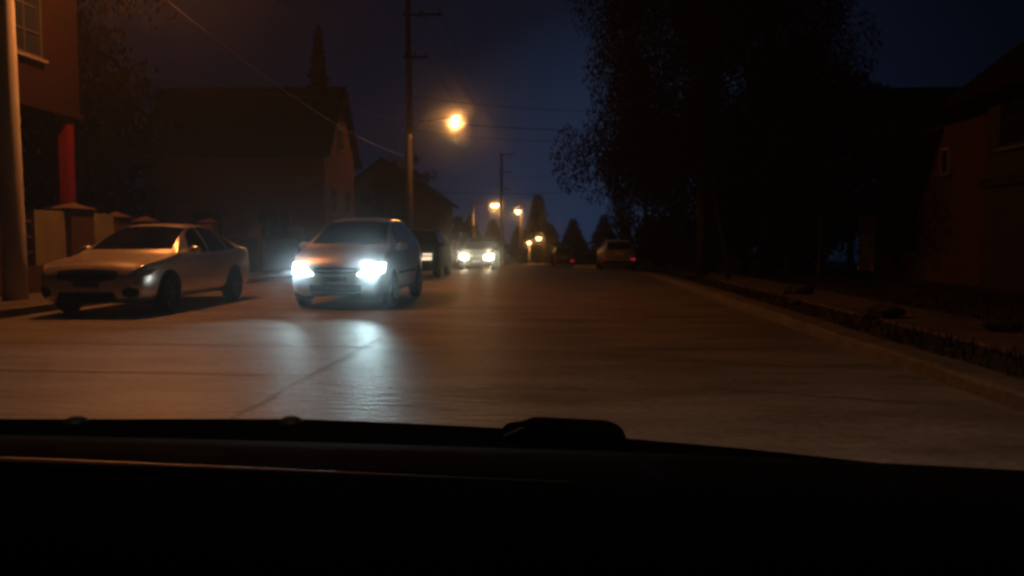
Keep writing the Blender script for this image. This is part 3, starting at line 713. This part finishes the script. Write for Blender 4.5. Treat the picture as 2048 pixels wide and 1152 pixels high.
# --- silver sedan parked at the left kerb
SED = [(0, .30, .50, .61, .60, .50), (.035, .23, .58, .69, .72, .62), (.14, .2, .66, .785, .80, .70), (.24, .195, .70, .835, .83, .73), (.40, .19, .735, .862, .865, .755), (.7, .19, .78, .895, .885, .77), (1.1, .19, .83, .95, .885, .77),
       (1.24, .19, .86, .995, .885, .75), (1.32, .19, .865, 1.06, .885, .74), (1.95, .19, .905, 1.40, .885, .60), (2.25, .19, .91, 1.465, .885, .585), (2.85, .19, .925, 1.475, .885, .585),
       (3.35, .19, .945, 1.40, .885, .58), (3.85, .2, .965, 1.13, .875, .64), (3.95, .2, .965, 1.08, .87, .70), (4.3, .22, .95, 1.06, .84, .72), (4.46, .27, .85, 1.0, .79, .68), (4.52, .36, .75, .86, .68, .58)]
sed_spec = dict(axles=(.88, 3.48), wheel_r=.32, zb=.19, mirror=(1.62, 1.0),
    side=[([(1.62, .955), (2.0, .955), (2.40, .965)], [(1.93, 1.27), (2.15, 1.36), (2.40, 1.395)]), ([(2.47, .965), (2.9, .975), (3.22, .985)], [(2.47, 1.395), (2.8, 1.405), (3.15, 1.36)]), ([(3.27, .99), (3.5, 1.0), (3.66, 1.01)], [(3.22, 1.34), (3.4, 1.24), (3.55, 1.12)])],
    screen=(arcseg(-.70, .70, 1.02, 1.02, .0), arcseg(-.555, .555, 1.375, 1.375, .035)),
    rear=(hseg(-.6, .6, 1.12), arcseg(-.5, .5, 1.37, 1.37, .02)),
    front=[('headlight', M['lens'], [(.46, .60), (.6, .585), (.74, .60), (.84, .63)], [(.50, .675), (.6, .69), (.74, .71), (.85, .725)], 0, .006, True),
           ('grille', M['black'], arcseg(-.46, .46, .585, .585, -.055), arcseg(-.46, .46, .70, .70, .025), 0, .005, False),
           ('grille_bar', M['chrome'], arcseg(-.43, .43, .655, .655, .0), arcseg(-.43, .43, .672, .672, .0), 0, .013, False),
           ('emblem', M['chrome'], circ((0, .645), .055, .036, math.pi, 2 * math.pi, 10), circ((0, .645), .055, .036, math.pi, 0, 10), 0, .018, False),
           ('number_plate', M['plate_k'], hseg(-.2, .2, .43), hseg(-.2, .2, .53), 0, .012, False),
           ('number_plate', M['plate'], hseg(-.19, .19, .435), hseg(-.19, .19, .455), 0, .014, False),
           ('air_intake', M['black'], arcseg(-.48, .48, .245, .245, -.01), arcseg(-.42, .42, .385, .385, .0), 0, .006, False),
           ('fog_light', M['black'], [(.56, .33), (.66, .30), (.76, .33)], [(.56, .42), (.66, .46), (.76, .43)], 0, .006, True)],
    back=[('tail_light', M['taillens'], hseg(.46, .78, .82), hseg(.46, .78, .95), .006, True), ('number_plate', M['plate'], hseg(-.2, .2, .72), hseg(-.2, .2, .82), .008, False)],
    flank=[('door_handle', M['chrome'], hseg(2.22, 2.38, .84), hseg(2.22, 2.38, .865), .018), ('side_trim', M['chrome'], hseg(1.7, 3.5, .938, .968), hseg(1.7, 3.5, .95, .98), .006), ('door_gap', M['black'], hseg(2.425, 2.437, .32), hseg(2.425, 2.437, .93), .002)])
build_car('sedan', 'silver four door sedan parked unlit at the left kerb, front towards the camera', 'car', (-7.03, 11.55, 0), R(0), SED, M['silver'], sed_spec, 'cars facing the camera')

# --- grey-gold compact van with lit headlights
VAN = [(0, .30, .55, .66, .58, .48), (.03, .24, .62, .73, .70, .60), (.12, .2, .70, .83, .78, .68), (.3, .19, .79, .93, .83, .72), (.6, .19, .88, 1.02, .845, .73), (.82, .19, .92, 1.075, .845, .72),
       (.9, .19, .93, 1.13, .845, .71), (1.65, .19, .96, 1.52, .845, .60), (1.95, .19, .97, 1.60, .845, .59), (2.7, .19, .985, 1.63, .845, .59), (3.4, .19, 1.0, 1.60, .845, .58),
       (3.8, .2, 1.02, 1.50, .835, .57), (4.0, .24, .98, 1.18, .81, .60), (4.06, .32, .8, .95, .70, .55)]
van_spec = dict(axles=(.78, 3.38), wheel_r=.30, zb=.19, mirror=(1.25, 1.06),
    side=[([(1.3, 1.0), (1.7, 1.01), (2.1, 1.02)], [(1.62, 1.38), (1.85, 1.47), (2.1, 1.50)]), ([(2.17, 1.02), (2.6, 1.03), (3.0, 1.04)], [(2.17, 1.505), (2.6, 1.52), (3.0, 1.515)]), ([(3.07, 1.05), (3.4, 1.07), (3.66, 1.1)], [(3.07, 1.51), (3.4, 1.48), (3.58, 1.42)])],
    screen=(arcseg(-.68, .68, 1.1, 1.1, .0), arcseg(-.55, .55, 1.49, 1.49, .04)),
    rear=(hseg(-.55, .55, 1.12), arcseg(-.5, .5, 1.45, 1.45, .02)),
    front=[('headlight', M['head_cool'], [(.38, .57), (.50, .562), (.66, .565), (.79, .62)], [(.38, .60), (.50, .685), (.66, .775), (.80, .775)], 0, .007, True),
           ('grille', M['black'], arcseg(-.37, .37, .62, .62, -.035), arcseg(-.37, .37, .69, .69, .015), 0, .006, False),
           ('grille_bar', M['champagne'], arcseg(-.37, .37, .642, .642, -.01), arcseg(-.37, .37, .664, .664, -.0), 0, .016, False),
           ('emblem', M['chrome'], [(-.10, .642), (-.035, .642), (-.03, .634), (.03, .634), (.035, .642), (.10, .642)], [(-.085, .668), (-.035, .668), (-.03, .676), (.03, .676), (.035, .668), (.115, .668)], 0, .022, False),
           ('number_plate', M['plate_k'], hseg(-.2, .2, .45), hseg(-.2, .2, .55), 0, .012, False),
           ('number_plate', M['plate'], hseg(-.19, .19, .447), hseg(-.19, .19, .462), 0, .014, False),
           ('air_intake', M['black'], arcseg(-.44, .44, .30, .30, -.02), arcseg(-.44, .44, .41, .41, .0), 0, .006, False),
           ('bumper_lip', M['chrome'], arcseg(-.42, .42, .262, .262, -.015), arcseg(-.42, .42, .276, .276, -.015), 0, .012, False)],
    back=[('tail_light', M['taillens'], hseg(.52, .72, .95), hseg(.5, .7, 1.25), .006, True)],
    flank=[('door_handle', M['black'], hseg(1.95, 2.1, .93), hseg(1.95, 2.1, .96), .018), ('door_gap', M['black'], hseg(2.13, 2.142, .32), hseg(2.13, 2.142, 1.0), .002), ('side_moulding', M['black'], hseg(1.2, 3.0, .55), hseg(1.2, 3.0, .60), .008)])
van, _ = build_car('compact_van', 'grey gold compact van with glaring white headlights driving towards the camera', 'car', (-3.66, 13.15, 0), 0, VAN, M['champagne'], van_spec, 'cars facing the camera')
for s in (1, -1): spot(van, (s * .6, .0, .66), 400, (.62, .92, 1), 54, 2.4, 1, yaw=-3)

# --- dark oncoming car
SUV = [(0, .34, .6, .72, .62, .52), (.04, .27, .68, .80, .74, .64), (.16, .24, .76, .88, .83, .72), (.4, .23, .84, .96, .88, .76), (.95, .23, .92, 1.06, .9, .77), (1.05, .23, .93, 1.12, .9, .76), (1.7, .23, .97, 1.50, .9, .66), (2.0, .23, .98, 1.58, .9, .65),
       (3.2, .23, 1.0, 1.61, .9, .65), (4.0, .24, 1.02, 1.55, .89, .64), (4.25, .3, .98, 1.25, .86, .64), (4.32, .38, .8, .98, .74, .58)]
suv_spec = dict(axles=(.85, 3.45), wheel_r=.34, zb=.23, mirror=(1.35, 1.08),
    side=[([(1.4, 1.02), (1.8, 1.03), (2.25, 1.03)], [(1.72, 1.38), (1.95, 1.46), (2.25, 1.49)]), ([(2.32, 1.03), (2.8, 1.04), (3.2, 1.05)], [(2.32, 1.49), (2.8, 1.5), (3.2, 1.5)]), ([(3.28, 1.05), (3.6, 1.06), (3.9, 1.08)], [(3.28, 1.5), (3.6, 1.48), (3.85, 1.42)])],
    screen=(arcseg(-.72, .72, 1.1, 1.1, 0), arcseg(-.6, .6, 1.48, 1.48, .03)), rear=(hseg(-.6, .6, 1.12), hseg(-.54, .54, 1.46)),
    front=[('headlight', M['head_warm'], [(.42, .62), (.6, .60), (.84, .62)], [(.42, .78), (.6, .83), (.84, .83)], 0, .007, True), ('grille', M['black'], hseg(-.4, .4, .62), hseg(-.4, .4, .76), 0, .006, False),
           ('number_plate', M['plate'], hseg(-.2, .2, .46), hseg(-.2, .2, .53), 0, .01, False), ('air_intake', M['black'], hseg(-.5, .5, .32), hseg(-.5, .5, .42), 0, .006, False)],
    back=[('tail_light', (M['tail_lit'], M['tail_dim']), hseg(.54, .8, .80), hseg(.54, .8, .98), .008, True), ('number_plate', M['plate'], hseg(-.24, .24, .86), hseg(-.24, .24, .98), .01, False), ('rear_bumper', M['black'], hseg(-.8, .8, .42), hseg(-.8, .8, .58), .01, False)])
suv, _ = build_car('oncoming_car', 'dark car with warm headlights farther down the road, beneath the orange lamps', 'car', (-3.88, 40, gz(42)), 0, SUV, M['navy'], suv_spec, 'cars facing the camera')
for s in (1, -1): spot(suv, (s * .62, -.04, .72), 130, (1, .84, .55), 54, -.5, 1)
hid = dict(suv_spec); hid['front'] = [('headlight', M['head_soft'], [(.50, .60), (.6, .6), (.78, .60)], [(.50, .80), (.6, .80), (.78, .80)], 0, .007, True), ('headlight_bar', M['black'], [(.50, .70), (.78, .70)], [(.50, .74), (.78, .74)], 0, .012, True)] + suv_spec['front'][1:]
build_car('dark_car', 'dark car following close behind the grey gold van, one dim lamp showing', 'car', (-4.56, 24.5, gz(26) - .02), 0, SUV, M['navy'], hid, 'cars facing the camera')

# --- parked pickup / wagon seen from behind on the right, and a far car driving away
def rear_car(name, label, loc, paint, back, sx=1.0):
    sp = dict(suv_spec); sp['back'] = back; sp['front'] = suv_spec['front'][1:] + [('headlight', M['lens'], [(.44, .62), (.6, .60), (.82, .64)], [(.44, .74), (.6, .79), (.82, .80)], 0, .007, True)]
    return build_car(name, label, 'car', loc, R(180), SUV, paint, sp, 'cars seen from behind')
rear_car('parked_wagon', 'grey wagon parked at the right verge, pale rear plate and two faint red tail lights', (3.32, 44.1, gz(42)), M['greyp'],
    [('tail_light', (M['tail_dim'], M['tail_lit']), hseg(.60, .82, .56), hseg(.60, .82, .68), .008, True), ('number_plate', M['plate'], hseg(-.22, .22, .84), hseg(-.22, .22, .96), .01, False), ('rear_bumper', M['black'], hseg(-.8, .8, .40), hseg(-.8, .8, .53), .01, False), ('door_handle', M['chrome'], hseg(-.3, .3, 1.02), hseg(-.3, .3, 1.04), .012, False)])
rear_car('receding_car', 'small far car driving away with one bright red tail light', (.86, 66.2, gz(64)), M['white'],
    [('tail_light', (M['tail_dim'], M['tail_lit']), hseg(.56, .82, .42), hseg(.56, .82, .58), .008, True), ('number_plate', M['plate'], hseg(-.22, .22, .70), hseg(-.22, .22, .80), .01, False)])

# ------------------------------------------------------------------ the car the photo is taken from
t = thing('own_car', 'black bonnet and dashboard of the car the photo is taken from', 'car', (0, 0, 0))
def prof(x):        # height of the bonnet's rear edge across the car
    pts = [(-1.2, .868), (-.9, .871), (-.42, .877), (-.30, .874), (-.08, .866), (.3, .838), (.73, .797), (1.0, .760), (1.1, .74)]
    for (a, za), (c, zc) in zip(pts, pts[1:]):
        if x <= c: u = (x - a) / (c - a); return lerp(za, zc, u)
    return pts[-1][1]
b = MB(); rows = []
for y, dz, k in ((1.12, -.03, 1), (1.16, -.012, 1), (1.22, -.002, 1), (1.27, -.002, 1), (1.4, -.04, 1), (1.7, -.125, 1), (2.0, -.22, .98), (2.15, -.30, .95), (2.22, -.40, .92), (2.24, -.6, .9)):
    rows.append([(x * k, y - .05 * abs(x) ** 2 * (y > 1.5), prof(x) + dz) for x in [-1.2 + 2.3 * i / 46 for i in range(47)]])
b.grid(rows); b.build('bonnet', M['bonnet'], t, True)
b = MB(); b.grid([[(x, y, z) for x in [-1.15 + 2.2 * i / 30 for i in range(31)]] for y, z in ((1.119, .70), (1.119, .15))]); b.build('bulkhead', M['black'], t)
for x in (-.785, -.425):
    b = MB(); b.lathe([(0, .013), (.009, .0125), (.017, .008), (.022, 0), (.024, -.02)], (x, 1.25, prof(x) - .006), n=14); b.build('washer_nozzle', M['black'], t, True)
b = MB(); y0, y1 = 1.20, 1.29
poly = [(-.085, 1.2, .855), (-.075, 1.2, .868), (-.045, 1.2, .873), (-.03, 1.2, .8795), (.09, 1.2, .8745), (.106, 1.2, .869), (.118, 1.2, .858), (.12, 1.2, .845)]
b.prism(poly, (0, .09, 0)); b.build('wiper_hub', M['bonnet'], t, bevel=.003)
b = MB(); b.tube([(-.34, 1.205, .868), (-.18, 1.2, .862), (-.09, 1.2, .860)], [.003, .005, .006], 8); b.build('wiper_arm', M['bonnet'], t, True)
b = MB(); b.box((-.058, 1.197, .8735), (.034, .004, .006), ry=-.42); b.build('wiper_glint', M['chrome'], t)
# dashboard
def dz(x): return .972 - .02 * (x + .5) - .012 * max(0, x) ** 2
b = MB(); rows = []
for y, q in ((.98, -.09), (.9, -.035), (.82, -.012), (.72, -.008), (.70, -.02), (.69, -.06), (.66, -.30), (.64, -.60), (.64, -.9)):
    rows.append([(x, y - .04 * x * x, dz(x) + q) for x in [-1.0 + 2.0 * i / 40 for i in range(41)]])
b.grid(rows); b.build('dashboard', M['dash'], t, True)
b = MB(); rows = []
for k in range(7):
    a = 2 * math.pi * k / 6; q_ = lambda x: max(.05, min(1, -.1 - 2.2 * x)); rows.append([(x, .705 - .04 * x * x + .004 * q_(x) * math.cos(a), dz(x) - .006 - .004 * (1 - q_(x)) + .0035 * q_(x) * math.sin(a)) for x in [-1.0 + 1.02 * i / 40 for i in range(41)]])
b.grid(rows); b.build('trim_strip', M['trim'], t, True)
def shell(name, m, rows): b = MB(); b.grid(rows); return b.build(name, m, t, True)
shell('roof', M['black'], [[(x, y, z - .05 * x * x) for x in [-.95 + 1.85 * i / 12 for i in range(13)]] for y, z in ((.42, 1.66), (.2, 1.72), (-.6, 1.76), (-1.8, 1.74), (-2.5, 1.6), (-2.75, 1.1), (-2.8, .4))])
for x in (-1.02, .97):
    shell('side_panel', M['black'], [[(x, y, z) for y in (.65, 0, -1, -2, -2.8)] for z in (.3, .7, .98)])
    b = MB(); b.tube([(x, .95, .93), (x * .97, .66, 1.3), (x * .93, .42, 1.64)], [.05, .045, .045], 8); b.build('windscreen_pillar', M['black'], t, True)
    b = MB(); b.tube([(x, -.9, .97), (x * .94, -.85, 1.66)], .05, 8); b.build('door_pillar', M['black'], t, True)
for x in (-.85, .8):
    wl = empty('wheel', (x, 1.75, .3)); wl.parent = t
    b = MB(); b.lathe([(.19, -.1), (.27, -.1), (.30, -.06), (.30, .06), (.27, .1), (.19, .1), (.19, -.1)], axis='X', n=28); b.build('tyre', M['rubber'], wl, True)
    b = MB(); b.lathe([(0, .05), (.18, .05), (.19, -.05), (0, -.05)], axis='X', n=24); b.build('rim', M['alloy'], wl, True)

# ------------------------------------------------------------------ render settings
sc.view_settings.view_transform = 'Standard'; sc.view_settings.look = 'None'; sc.view_settings.exposure = 0; sc.view_settings.gamma = 1
sc.render.engine = 'CYCLES'
cy = sc.cycles
cy.use_denoising = True; cy.max_bounces = 5; cy.diffuse_bounces = 2; cy.glossy_bounces = 3; cy.volume_bounces = 0; cy.transparent_max_bounces = 6
cy.sample_clamp_indirect = 4; cy.filter_width = 3.1; cy.use_light_tree = True
